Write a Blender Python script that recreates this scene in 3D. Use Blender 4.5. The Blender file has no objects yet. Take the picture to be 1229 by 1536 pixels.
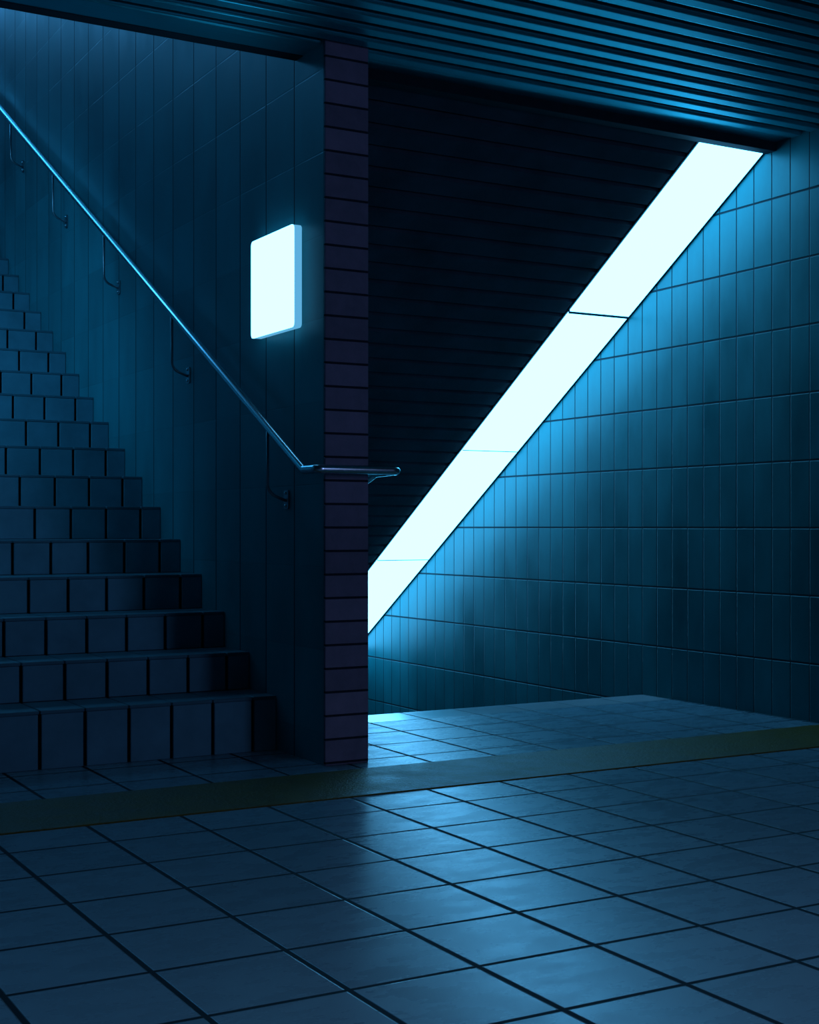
import bpy, bmesh, math
from mathutils import Vector, Matrix

scene = bpy.context.scene
COL = scene.collection

# ------------------------------------------------------------------ measures (metres)
XL0, XL1 = 2.337, 2.521      # dividing wall, left and right face
YP = 4.7475                  # its tiled end, facing the landing
XR = 4.815                   # right wall
ZC = 2.737                   # flat ceiling
YC = 4.97                    # where the flat ceiling stops
YEDGE = 5.93                 # top edge of the descending flight
SLOPE = 0.6354               # soffit over the descending flight
ZS0 = 2.694 + SLOPE * 5.01   # soffit plane z = ZS0 - SLOPE * y
S0 = 0.93
ST_Y, ST_T, ST_R, ST_Z = 5.5833 * S0, 0.29433 * S0, 0.16721 * S0, 0.9 * (1 - S0)


# ------------------------------------------------------------------ material helpers
class NT:
    def __init__(self, name):
        self.m = bpy.data.materials.new(name)
        self.m.use_nodes = True
        self.t = self.m.node_tree
        self.t.nodes.clear()
        self.out = self.t.nodes.new('ShaderNodeOutputMaterial')

    def n(self, typ, **kw):
        nd = self.t.nodes.new('ShaderNode' + typ)
        for k, v in kw.items():
            setattr(nd, k, v)
        return nd

    def link(self, a, b):
        self.t.links.new(a, b)

    def math(self, op, a, b=None, c=None):
        nd = self.n('Math', operation=op)
        for i, v in enumerate((a, b, c)):
            if v is None:
                continue
            if isinstance(v, (int, float)):
                nd.inputs[i].default_value = v
            else:
                self.link(v, nd.inputs[i])
        return nd.outputs[0]

    def remap(self, v, a, b, c, d, smooth=False):
        nd = self.n('MapRange')
        if smooth:
            nd.interpolation_type = 'SMOOTHSTEP'
        self.link(v, nd.inputs['Value'])
        for k, x in zip(('From Min', 'From Max', 'To Min', 'To Max'), (a, b, c, d)):
            nd.inputs[k].default_value = x
        return nd.outputs[0]

    def coords(self):
        tc = self.n('TexCoord')
        sp = self.n('SeparateXYZ')
        self.link(tc.outputs['Object'], sp.inputs[0])
        self.vec = tc.outputs['Object']
        return sp.outputs

    def joint(self, c, off, period, width):
        d = self.math('PINGPONG', self.math('SUBTRACT', c, off), period / 2)
        return self.remap(d, width * 0.32, width * 0.62, 1.0, 0.0, True)

    def cell(self, c, off, period):
        return self.math('FLOOR', self.math('DIVIDE', self.math('SUBTRACT', c, off), period))

    def white(self, a, b):
        cb = self.n('CombineXYZ')
        self.link(a, cb.inputs[0])
        if b is not None:
            self.link(b, cb.inputs[1])
        w = self.n('TexWhiteNoise', noise_dimensions='2D')
        self.link(cb.outputs[0], w.inputs['Vector'])
        return w.outputs['Value']

    def noise(self, scale, detail=4, rough=0.55, stretch=None):
        nz = self.n('TexNoise')
        nz.inputs['Scale'].default_value = scale
        nz.inputs['Detail'].default_value = detail
        nz.inputs['Roughness'].default_value = rough
        if stretch:
            mp = self.n('Mapping')
            mp.inputs['Scale'].default_value = stretch
            self.link(self.vec, mp.inputs['Vector'])
            self.link(mp.outputs[0], nz.inputs['Vector'])
        else:
            self.link(self.vec, nz.inputs['Vector'])
        return nz.outputs['Fac']

    def mixcol(self, f, a, b):
        nd = self.n('Mix', data_type='RGBA')
        if isinstance(f, (int, float)):
            nd.inputs[0].default_value = f
        else:
            self.link(f, nd.inputs[0])
        for i, v in ((6, a), (7, b)):
            if isinstance(v, tuple):
                nd.inputs[i].default_value = (*v, 1)
            else:
                self.link(v, nd.inputs[i])
        return nd.outputs[2]

    def scalecol(self, col, f):
        nd = self.n('VectorMath', operation='SCALE')
        if isinstance(col, tuple):
            nd.inputs[0].default_value = col
        else:
            self.link(col, nd.inputs[0])
        self.link(f, nd.inputs['Scale'])
        return nd.outputs[0]

    def finish(self, col, rough, height=None, dist=0.004, metal=0.0, spec=0.5, strength=1.0, tint=(0.4, 0.95, 1.0)):
        b = self.n('BsdfPrincipled')
        for key, v in (('Base Color', col), ('Roughness', rough), ('Metallic', metal)):
            if isinstance(v, tuple):
                b.inputs[key].default_value = (*v, 1)
            elif isinstance(v, (int, float)):
                b.inputs[key].default_value = v
            else:
                self.link(v, b.inputs[key])
        b.inputs['Specular IOR Level'].default_value = spec
        b.inputs['Specular Tint'].default_value = (*tint, 1)
        if height is not None:
            bp = self.n('Bump')
            bp.inputs['Distance'].default_value = dist
            bp.inputs['Strength'].default_value = strength
            self.link(height, bp.inputs['Height'])
            self.link(bp.outputs[0], b.inputs['Normal'])
        self.link(b.outputs[0], self.out.inputs[0])
        return self.m


def tile_material(name, base, grout, a, b, rough=(0.3, 0.5), var=0.25, cloud=0.25,
                  cloud_scale=2.0, spec=0.5, bump=1.0, fine=0.05, streak=None, grout_b=1.0,
                  scratch=0.0, tint=(0.4, 0.95, 1.0)):
    """a, b = (axis, offset, period, width); b may be None"""
    k = NT(name)
    xyz = k.coords()
    ja = k.joint(xyz[a[0]], a[1], a[2], a[3])
    ca = k.cell(xyz[a[0]], a[1], a[2])
    if b:
        jb = k.joint(xyz[b[0]], b[1], b[2], b[3])
        if grout_b != 1.0:
            jb = k.math('MULTIPLY', jb, grout_b)
        j = k.math('MAXIMUM', ja, jb)
        w = k.white(ca, k.cell(xyz[b[0]], b[1], b[2]))
    else:
        j, w = ja, k.white(ca, None)
    nz = k.noise(cloud_scale, 5, 0.6, streak)
    fn = k.noise(60, 3, 0.6)
    f = k.math('ADD', k.remap(w, 0, 1, 1 - var, 1 + var),
               k.remap(nz, 0.3, 0.7, -cloud, cloud))
    col = k.mixcol(j, k.scalecol(base, f), grout)
    r = k.remap(nz, 0.3, 0.7, rough[0], rough[1])
    r = k.math('MAXIMUM', r, k.math('MULTIPLY', j, 0.8))
    h = k.math('ADD', k.math('SUBTRACT', 1.0, j), k.math('MULTIPLY', fn, fine))
    if scratch:
        sc = k.noise(26, 5, 0.7, (1.0, 3.0, 1))
        h = k.math('ADD', h, k.math('MULTIPLY', sc, scratch))
    return k.finish(col, r, h, 0.004, 0, spec, bump, tint)


T = 0.2963
M_floor = tile_material('floor_tiles', (0.15, 0.23, 0.27), (0.008, 0.010, 0.014),
                        (0, 0.9513, T, 0.015), (1, 4.208, T, 0.013),
                        scratch=0.10, tint=(0.0, 0.85, 1.0), rough=(0.23, 0.33), var=0.07, cloud=0.05, cloud_scale=7.0,
                        streak=(1, 2.0, 1), fine=0.02, spec=0.2, bump=0.5)
M_nosing = tile_material('smooth_edge_tiles', (0.34, 0.36, 0.38), (0.02, 0.03, 0.04),
                         (0, 0.9513, T, 0.010), None, rough=(0.12, 0.2), var=0.05, cloud=0.05, fine=0.02)
M_wall_r = tile_material('tall_wall_tiles', (0.008, 0.150, 0.168), (0.010, 0.016, 0.024),
                         (1, 4.727, 0.1209, 0.0065), (2, 0.267, 0.31333, 0.010),
                         rough=(0.28, 0.5), var=0.10, cloud=0.25, cloud_scale=2.2,
                         streak=(1, 1.6, 0.7), fine=0.05, spec=0.4, tint=(0.15, 0.9, 1.0))
M_wall_l = tile_material('stair_wall_tiles', (0.03, 0.24, 0.27), (0.012, 0.016, 0.022),
                         (1, 4.7475, 0.2735, 0.008), (2, 0.12, 0.31333, 0.006),
                         rough=(0.35, 0.55), var=0.14, cloud=0.22, cloud_scale=2.0,
                         streak=(1, 1.6, 0.7), fine=0.05, grout_b=0.07)
M_pillar = tile_material('brick_end', (0.21, 0.16, 0.22), (0.02, 0.02, 0.028),
                         (2, 0.098, 0.0887, 0.008), None, rough=(0.5, 0.7), var=0.18,
                         cloud=0.2, cloud_scale=8, fine=0.15, spec=0.3)


def plain(name, col, rough, metal=0.0, spec=0.5, nscale=20, amt=0.2, bump=0.0):
    k = NT(name)
    k.coords()
    nz = k.noise(nscale, 4, 0.6)
    c = k.scalecol(col, k.remap(nz, 0.3, 0.7, 1 - amt, 1 + amt))
    return k.finish(c, rough, nz if bump else None, bump or 0.001, metal, spec)


M_step = plain('step_tile', (0.10, 0.22, 0.27), 0.5, nscale=6, amt=0.18, bump=0.0006)
M_tread = plain('tread_tile', (0.06, 0.13, 0.16), 0.5, nscale=6, amt=0.15, bump=0.0006)
M_gap = plain('joint_gap', (0.006, 0.008, 0.012), 0.9, spec=0.1)
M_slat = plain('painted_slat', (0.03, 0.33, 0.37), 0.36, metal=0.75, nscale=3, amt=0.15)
M_void = plain('slat_backing', (0.01, 0.012, 0.015), 0.9, spec=0.1)
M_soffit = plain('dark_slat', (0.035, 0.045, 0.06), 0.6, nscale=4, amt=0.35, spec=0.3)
M_beam = plain('dark_beam', (0.012, 0.016, 0.022), 0.7, spec=0.2)
M_concrete = plain('concrete', (0.16, 0.18, 0.20), 0.7, nscale=3, amt=0.2)
M_steel = plain('brushed_steel', (0.62, 0.64, 0.66), 0.24, metal=1.0, nscale=60, amt=0.05)
M_bracket = plain('bracket_steel', (0.35, 0.37, 0.40), 0.35, metal=1.0, nscale=60, amt=0.05)
M_frame = plain('lamp_frame', (0.03, 0.035, 0.04), 0.5)

k = NT('yellow_grit_strip')
k.coords()
nz = k.noise(75, 4, 0.75)
nb = k.noise(9, 4, 0.6)
M_yellow = k.finish(k.scalecol((0.12, 0.072, 0.002), k.remap(nb, 0.3, 0.7, 0.75, 1.2)),
                    k.remap(nb, 0.3, 0.7, 0.34, 0.5), nz, 0.005, 0, 0.22)


def emitter(name, col, strength):
    k = NT(name)
    e = k.n('Emission')
    e.inputs[0].default_value = (*col, 1)
    e.inputs[1].default_value = strength
    k.link(e.outputs[0], k.out.inputs[0])
    return k.m


LAMP = (0.115, 0.53, 1.0)
M_panel = emitter('lit_panel', LAMP, 6.9)
M_box = emitter('lit_box_face', LAMP, 6.9)
M_boxside = emitter('lit_box_side', (0.13, 0.50, 0.85), 0.85)


# ------------------------------------------------------------------ mesh helpers
def box(bm, x0, x1, y0, y1, z0, z1, mi=0):
    vs = [bm.verts.new(p) for p in ((x0, y0, z0), (x1, y0, z0), (x1, y1, z0), (x0, y1, z0),
                                    (x0, y0, z1), (x1, y0, z1), (x1, y1, z1), (x0, y1, z1))]
    fs = []
    for f in ((3, 2, 1, 0), (4, 5, 6, 7), (0, 1, 5, 4), (1, 2, 6, 5), (2, 3, 7, 6), (3, 0, 4, 7)):
        fc = bm.faces.new([vs[i] for i in f])
        fc.material_index = mi
        fs.append(fc)
    return vs


def prism_x(bm, prof, x0, x1, mi=0):
    """closed (y, z) profile extruded along x"""
    a = [bm.verts.new((x0, y, z)) for y, z in prof]
    b = [bm.verts.new((x1, y, z)) for y, z in prof]
    n = len(prof)
    fs = [bm.faces.new(a), bm.faces.new(b[::-1])]
    for i in range(n):
        fs.append(bm.faces.new((a[i], b[i], b[(i + 1) % n], a[(i + 1) % n])))
    for f in fs:
        f.material_index = mi


def tube(bm, pts, r, seg=20, caps=True):
    pts = [Vector(p) for p in pts]
    n = len(pts)
    up = None
    rings = []
    for i, p in enumerate(pts):
        d = (pts[min(i + 1, n - 1)] - pts[max(i - 1, 0)]).normalized()
        if up is None:
            up = Vector((0, 0, 1)) if abs(d.z) < 0.9 else Vector((1, 0, 0))
        side = d.cross(up).normalized()
        up = side.cross(d).normalized()
        rings.append([bm.verts.new(p + r * (math.cos(t) * side + math.sin(t) * up))
                      for t in (2 * math.pi * k / seg for k in range(seg))])
    for a, b in zip(rings, rings[1:]):
        for k in range(seg):
            f = bm.faces.new((a[k], a[(k + 1) % seg], b[(k + 1) % seg], b[k]))
            f.smooth = True
    if caps:
        bm.faces.new(rings[0][::-1])
        bm.faces.new(rings[-1])


def fillet(path, rad, steps=8):
    """round the corners of a polyline"""
    P = [Vector(p) for p in path]
    out = [P[0]]
    for i in range(1, len(P) - 1):
        a = (P[i - 1] - P[i]).normalized()
        b = (P[i + 1] - P[i]).normalized()
        ang = a.angle(b)
        r = rad[i - 1] if isinstance(rad, (list, tuple)) else rad
        t = min(r / math.tan(ang / 2), 0.49 * (P[i - 1] - P[i]).length, 0.49 * (P[i + 1] - P[i]).length)
        s, e = P[i] + a * t, P[i] + b * t
        for k in range(steps + 1):
            u = k / steps
            out.append(s * (1 - u) ** 2 + P[i] * 2 * u * (1 - u) + e * u * u)
    out.append(P[-1])
    return out


def build(name, bm, mats, parent=None, bevel=0.0, seg=2, smooth=False):
    bmesh.ops.recalc_face_normals(bm, faces=bm.faces)
    me = bpy.data.meshes.new(name)
    bm.to_mesh(me)
    bm.free()
    for m in (mats if isinstance(mats, (list, tuple)) else [mats]):
        me.materials.append(m)
    o = bpy.data.objects.new(name, me)
    COL.objects.link(o)
    if parent:
        o.parent = parent
    if bevel:
        md = o.modifiers.new('bevel', 'BEVEL')
        md.width = bevel
        md.segments = seg
        md.limit_method = 'ANGLE'
        md.angle_limit = math.radians(40)
    return o


def struct(name, bm, mats, **kw):
    o = build(name, bm, mats, **kw)
    o['kind'] = 'structure'
    return o


def thing(name, label, cat, loc, group=None):
    o = bpy.data.objects.new(name, None)
    COL.objects.link(o)
    o.location = loc
    o.empty_display_size = 0.1
    o['label'] = label
    o['category'] = cat
    if group:
        o['group'] = group
    return o


# ------------------------------------------------------------------ floor
XW, YB = -3.0, -3.0          # far sides of the hall, behind and left of the camera
bm = bmesh.new()
box(bm, XW, XR, YB, 4.15, -0.3, 0.0)
box(bm, XW, XR, 4.15, 4.62, -0.3, -0.006)
box(bm, XW, XL0, 4.62, ST_Y + 0.02, -0.3, 0.0)
box(bm, XL0, XR, 4.62, 5.69, -0.3, 0.0)
floor = struct('floor', bm, M_floor)
bm = bmesh.new()
box(bm, XL1, XR, 5.6905, YEDGE, -0.3, 0.0)
struct('trim_1', bm, M_nosing, bevel=0.004)

# yellow anti-slip strip, lying in the floor
bm = bmesh.new()
box(bm, XW, XR - 0.004, 4.156, 4.614, -0.006, 0.004)
stripe = build('floor_strip', bm, M_yellow, bevel=0.002)
stripe['label'] = 'long dark yellow gritty strip laid across the tiled floor before both stairs'
stripe['category'] = 'floor strip'

# ------------------------------------------------------------------ walls
bm = bmesh.new()
box(bm, XR, XR + 0.2, YB, 13.5, -5.0, 6.4)
struct('wall_right', bm, M_wall_r)

bm = bmesh.new()
box(bm, XL0, XL1, YP + 0.014, 13.5, -5.0, 7.5)
struct('wall_middle', bm, M_wall_l)
# brick end of the dividing wall
bm = bmesh.new()
box(bm, XL0, XL1, YP, YP + 0.014, 0.0, ZC)
struct('trim_2', bm, M_pillar, bevel=0.003)

XS = 0.30                    # left side of the rising flight
bm = bmesh.new()
box(bm, XS - 0.2, XS, YP, 13.5, -0.3, 8.5)
struct('wall_stair', bm, M_wall_l)
bm = bmesh.new()
box(bm, XW, XS - 0.2, YP, YP + 0.2, -0.3, ZC + 0.1)
struct('wall_front', bm, M_wall_l)
bm = bmesh.new()
box(bm, XW - 0.2, XW, YB, YP + 0.2, -0.3, ZC + 0.1)
struct('wall_left', bm, M_concrete)
bm = bmesh.new()
box(bm, XW - 0.2, XR, YB - 0.2, YB, -0.3, ZC + 0.1)
struct('wall_back', bm, M_concrete)
bm = bmesh.new()
box(bm, XL1, XR, 13.3, 13.5, -5.0, 0.0)
struct('wall_lower', bm, M_concrete)
bm = bmesh.new()
box(bm, XL1, XR, 10.9, 13.3, -3.4, -3.2)
struct('floor_lower', bm, M_floor)

# ------------------------------------------------------------------ ceilings
PITCH = 0.1165


def slat_profile(y, z, w, d):
    """one slat: rounded underside, hanging d below z, width w, starting at y"""
    pts = [(y, z), (y + w, z)]
    r = 0.014
    for cx, a0, a1 in ((y + w - r, 0, -90), (y + r, -90, -180)):
        for k in range(5):
            a = math.radians(a0 + (a1 - a0) * k / 4)
            pts.append((cx + r * math.cos(a), z - d + r + r * math.sin(a)))
    return pts


bm = bmesh.new()
box(bm, XW, XR, YB, YC - 0.03, ZC + 0.026, ZC + 0.2, 1)
y = YC - 0.03 - 0.09
box(bm, XW, XR, y, YC - 0.03, ZC - 0.012, ZC + 0.022, 0)      # plain last board
y -= PITCH
n = 0
while y > YB + 0.1:
    prism_x(bm, slat_profile(y + 0.042, ZC + 0.026, PITCH - 0.042, 0.042), XW, XR)
    y -= PITCH
    n += 1
struct('ceiling', bm, [M_slat, M_void])

# dark header where the flat ceiling stops
bm = bmesh.new()
box(bm, XL1, XR, YC - 0.03, YC + 0.035, 2.682, ZC + 0.2)
box(bm, XW, XL0, YC - 0.03, YC + 0.035, 2.722, ZC + 0.2)
box(bm, XL0, XL1, YC - 0.03, YC + 0.035, ZC + 0.01, ZC + 0.2)
struct('trim_3', bm, M_beam, bevel=0.003)

# slatted soffit sloping down over the descending flight
XP0 = 4.411                  # left edge of the light line
bm = bmesh.new()


def soff(y, off=0.0):
    return ZS0 - SLOPE * y + off


def soffit_slab(bm, x0, x1, y0, y1, lo, hi, mi):
    prism_x(bm, [(y0, soff(y0, lo)), (y1, soff(y1, lo)), (y1, soff(y1, hi)), (y0, soff(y0, hi))], x0, x1, mi)


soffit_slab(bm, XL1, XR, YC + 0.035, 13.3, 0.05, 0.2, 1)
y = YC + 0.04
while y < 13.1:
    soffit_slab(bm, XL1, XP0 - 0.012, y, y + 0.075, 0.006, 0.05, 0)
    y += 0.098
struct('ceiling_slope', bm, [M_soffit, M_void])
# trims that edge the light line
bm = bmesh.new()
soffit_slab(bm, XP0 - 0.011, XP0 - 0.002, YC + 0.035, 13.1, 0.002, 0.05, 0)
struct('trim_4', bm, M_frame)
bm = bmesh.new()
soffit_slab(bm, XR - 0.012, XR - 0.0005, YC + 0.035, 13.1, -0.004, 0.05, 0)
struct('trim_5', bm, M_frame)

# sloping ceiling over the rising flight
bm = bmesh.new()
m = ST_R / ST_T
prism_x(bm, [(YC + 0.035, ZC + 0.03), (13.5, ZC + 0.03 + m * (13.5 - YC)), (13.5, ZC + 0.25 + m * (13.5 - YC)), (YC + 0.035, ZC + 0.25)], XS, XL0)
struct('ceiling_stair', bm, M_concrete)

# ------------------------------------------------------------------ light panels in the soffit
joints = [5.01, 6.045, 7.112, 8.180, 9.247]
names = ['blazing white panel, topmost of the slanting light line, under the ceiling edge',
         'blazing white panel, second from the top of the slanting light line',
         'blazing white panel, third from the top of the slanting light line',
         'blazing white panel lowest in the slanting light line, half hidden by the brick wall end']
gaps = [0.0, 0.016, 0.004, 0.007, 0.004]
for i in range(4):
    y0 = joints[i] + (gaps[i] * 0.5)
    y1 = joints[i + 1] - gaps[i + 1] * 0.5
    t = thing('ceiling_light', names[i], 'ceiling light', ((XP0 + XR) / 2, (y0 + y1) / 2, soff((y0 + y1) / 2)),
              'light panels in the slanting line')
    inv = Matrix.Translation(-Vector(t.location))
    bm = bmesh.new()
    soffit_slab(bm, XP0, XR - 0.013, y0, y1, -0.004, 0.012, 0)
    bm.transform(inv)
    build('diffuser', bm, M_panel, t)
    bm = bmesh.new()
    soffit_slab(bm, XP0, XR - 0.013, y0, y1, 0.013, 0.048, 0)
    if i < 3:
        w = (0.0055, 0.0015, 0.0015)[i]
        soffit_slab(bm, XP0, XR - 0.013, joints[i + 1] - w, joints[i + 1] + w * 0.9, -0.006, 0.0128, 0)
    bm.transform(inv)
    build('housing', bm, M_frame, t)

# ------------------------------------------------------------------ wall light box
LY0, LY1, LZ0, LZ1, LD = 4.940, 5.352, 1.672, 2.070, 0.042
t = thing('wall_light', 'glowing square light box on the tiled stair wall above the handrail', 'wall light',
          (XL0, (LY0 + LY1) / 2, (LZ0 + LZ1) / 2))


def rrect(y0, y1, z0, z1, r, k=6):
    pts = []
    for cy, cz, a in ((y1 - r, z1 - r, 0), (y0 + r, z1 - r, 90), (y0 + r, z0 + r, 180), (y1 - r, z0 + r, 270)):
        for i in range(k + 1):
            an = math.radians(a + 90 * i / k)
            pts.append((cy + r * math.cos(an), cz + r * math.sin(an)))
    return pts


hy, hz = (LY1 - LY0) / 2, (LZ1 - LZ0) / 2
bm = bmesh.new()
prism_x(bm, rrect(-hy, hy, -hz, hz, 0.018), -LD, -LD + 0.004)
build('diffuser', bm, M_box, t)
bm = bmesh.new()
prism_x(bm, rrect(-hy, hy, -hz, hz, 0.018), -LD + 0.0045, -0.006)
build('side_band', bm, M_boxside, t)
bm = bmesh.new()
prism_x(bm, rrect(-hy + 0.012, hy - 0.012, -hz + 0.012, hz - 0.012, 0.012), -0.0055, -0.0002)
build('back_plate', bm, M_frame, t)


# ------------------------------------------------------------------ rising flight
JX = [1.486 * S0 + 0.1834 * S0 * k for k in range(-6, 6)]   # vertical joints in the risers
G = 0.0065
stair = thing('staircase', 'dark tiled staircase climbing to the left behind the yellow strip', 'staircase',
              ((XS + XL0) / 2, ST_Y, 0))
NS = 26
inv = Matrix.Translation(-Vector(stair.location))
edges = [XS + 0.002] + [x for x in JX if x > XS + 0.03] + [XL0 - 0.002]
for i in range(NS):
    y0 = ST_Y + i * ST_T
    z1 = ST_Z + (i + 1) * ST_R
    z0 = 0.0 if i == 0 else ST_Z + i * ST_R
    zb = z0 - (0.0 if i == 0 else 0.02)
    bm = bmesh.new()
    box(bm, XS + 0.002, XL0 - 0.002, y0 + 0.014, y0 + ST_T + 0.013, zb, z1 - 0.014, 2)
    for a, b in zip(edges, edges[1:]):
        a2 = a + (G if a > XS + 0.01 else 0)
        b2 = b - (G if b < XL0 - 0.01 else 0)
        box(bm, a2, b2, y0, y0 + 0.0138, z0 + (0.001 if i else 0), z1 - 0.0138, 0)
        box(bm, max(a2 - G * 0.6, a), min(b2 + G * 0.6, b), y0 - 0.0005, y0 + ST_T - 0.002, z1 - 0.0138, z1, 1)
    bm.transform(inv)
    build('step', bm, [M_step, M_tread, M_gap], stair, bevel=0.002, seg=1)

# landing at the top
bm = bmesh.new()
yt = ST_Y + NS * ST_T
zt = ST_Z + NS * ST_R
box(bm, XS, XL0, yt + 0.014, 13.5, zt - 0.2, zt)
struct('floor_upper', bm, M_floor)

# ------------------------------------------------------------------ descending flight
down = thing('staircase', 'tiled staircase going down from the landing edge under the light line', 'staircase',
             ((XL1 + XR) / 2, YEDGE, 0))
inv = Matrix.Translation(-Vector(down.location))
DR, DT = 3.2 / 17, (10.9 - YEDGE) / 17
for i in range(16):
    y0 = YEDGE + i * DT
    z1 = -(i + 1) * DR
    bm = bmesh.new()
    box(bm, XL1 + 0.002, XR - 0.002, y0 + 0.001, y0 + DT, z1 - DR - 0.02, z1 - 0.0)
    bm.transform(inv)
    build('step', bm, M_tread, down, bevel=0.004, seg=1)

# ------------------------------------------------------------------ handrail
XH, YH, XH2, ZH = 2.257, 4.655, 2.600, 1.112
RS = 0.5457
RAD = 0.0165
rail = thing('handrail', 'steel handrail running down the stair wall and wrapping around the brick wall end',
             'handrail', (XL0, YP, ZH))
inv = Matrix.Translation(-Vector(rail.location))
YT = 11.9
path = [(XH, YT, ZH + RS * (YT - 4.765)), (XH, 4.765, ZH), (XH, YH, ZH), (XH2, YH, ZH),
        (XH2, 4.84, ZH - 0.004), (XH2, 5.0, ZH - 0.055), (XH2, 9.6, ZH - 0.055 - SLOPE * 4.6)]
bm = bmesh.new()
tube(bm, fillet(path, [0.03, 0.022, 0.030, 0.10, 0.10]), RAD, 24)
bm.transform(inv)
build('rail', bm, M_steel, rail)


def bracket(xr, xw, y, z):
    """J-shaped arm hanging from the rail and turning into the wall"""
    s = 1 if xw > xr else -1
    bm = bmesh.new()
    p = fillet([(xr, y, z - RAD * 0.6), (xr, y, z - 0.262), (xw - s * 0.006, y - 0.012, z - 0.292)], 0.06, 8)
    tube(bm, p, 0.0062, 12)
    bm.transform(inv)
    b = build('bracket', bm, M_bracket, rail)
    bm = bmesh.new()
    x0, x1 = sorted((xw - s * 0.0065, xw - s * 0.0002))
    prism_x(bm, rrect(y - 0.034, y + 0.010, z - 0.325, z - 0.250, 0.010, 4), x0, x1)
    bm.transform(inv)
    build('mounting_plate', bm, M_bracket, b)
    for dz in (-0.262, -0.313):
        bm = bmesh.new()
        bmesh.ops.create_uvsphere(bm, u_segments=12, v_segments=8, radius=0.0062,
                                  matrix=Matrix.Translation((xw - s * 0.0075, y - 0.012, z + dz)))
        for f in bm.faces:
            f.smooth = True
        bm.transform(inv)
        build('screw', bm, M_steel, b)


for yb in (5.10, 6.19, 7.215, 8.19, 9.19, 10.2, 11.2):
    bracket(XH, XL0, yb, ZH + RS * (yb - 4.765))
for yb in (5.9, 7.2, 8.5):
    bracket(XH2, XL1, yb, ZH - 0.055 - SLOPE * (yb - 5.0))


# ------------------------------------------------------------------ lights
def area(name, loc, target, sx, sy, power, col):
    l = bpy.data.lights.new(name, 'AREA')
    l.shape = 'RECTANGLE'
    l.size, l.size_y = sx, sy
    l.energy = power
    l.color = col
    o = bpy.data.objects.new(name, l)
    COL.objects.link(o)
    o.location = loc
    o.rotation_euler = (Vector(target) - Vector(loc)).to_track_quat('-Z', 'Y').to_euler()
    return o


area('stair_exit_daylight', (1.3, 13.2, 6.6), (1.9, 9.0, 3.4), 1.8, 1.6, 62, (0.08, 0.45, 1.0))
# unseen fill light added under the sloping ceiling to brighten risers and stair wall
ym = 7.4
zm = ZC + m * (ym - YC)
fill = area('stair_fill_light', (0.62, ym, zm), (0.62 + 0.1, ym + 0.8, zm - 1.0), 0.4, 4.4, 60, (0.08, 0.50, 1.0))
fill.data.spread = math.radians(115)
area('hall_fill_light', (4.35, -2.6, 1.7), (2.0, 5.0, 0.8), 0.7, 1.4, 36, (0.30, 0.45, 1.0))  # added fill from behind the camera for the wall end and risers
fill = area('floor_fill_light', (1.9, 1.0, 2.69), (1.9, 1.1, 0), 2.2, 0.5, 11, (0.33, 0.60, 1.0))  # unseen light added overhead to lift the foreground floor
fill.data.spread = math.radians(120)

w = bpy.data.worlds.new('World')
scene.world = w
w.use_nodes = True
w.node_tree.nodes['Background'].inputs[0].default_value = (0.02, 0.2, 0.5, 1)
w.node_tree.nodes['Background'].inputs[1].default_value = 0.3

# ------------------------------------------------------------------ camera
F, YAW, HOR = 2108.9, 0.517323, 789.79
cam = bpy.data.cameras.new('camera')
cam.sensor_fit = 'VERTICAL'
cam.sensor_height = 24
cam.lens = F / 1536 * 24
cam.shift_y = (HOR - 768) / 1536
co = bpy.data.objects.new('camera', cam)
COL.objects.link(co)
co.location = (0, 0, 0.9)
co.rotation_euler = (math.radians(90), 0, -YAW)
cam.clip_start = 0.02
scene.camera = co

scene.view_settings.view_transform = 'Standard'
scene.view_settings.look = 'None'
scene.view_settings.exposure = 0
scene.view_settings.gamma = 1
scene.view_settings.use_curve_mapping = False
scene.cycles.use_denoising = True
scene.cycles.max_bounces = 8
scene.cycles.diffuse_bounces = 5
scene.cycles.glossy_bounces = 5
scene.cycles.sample_clamp_indirect = 6
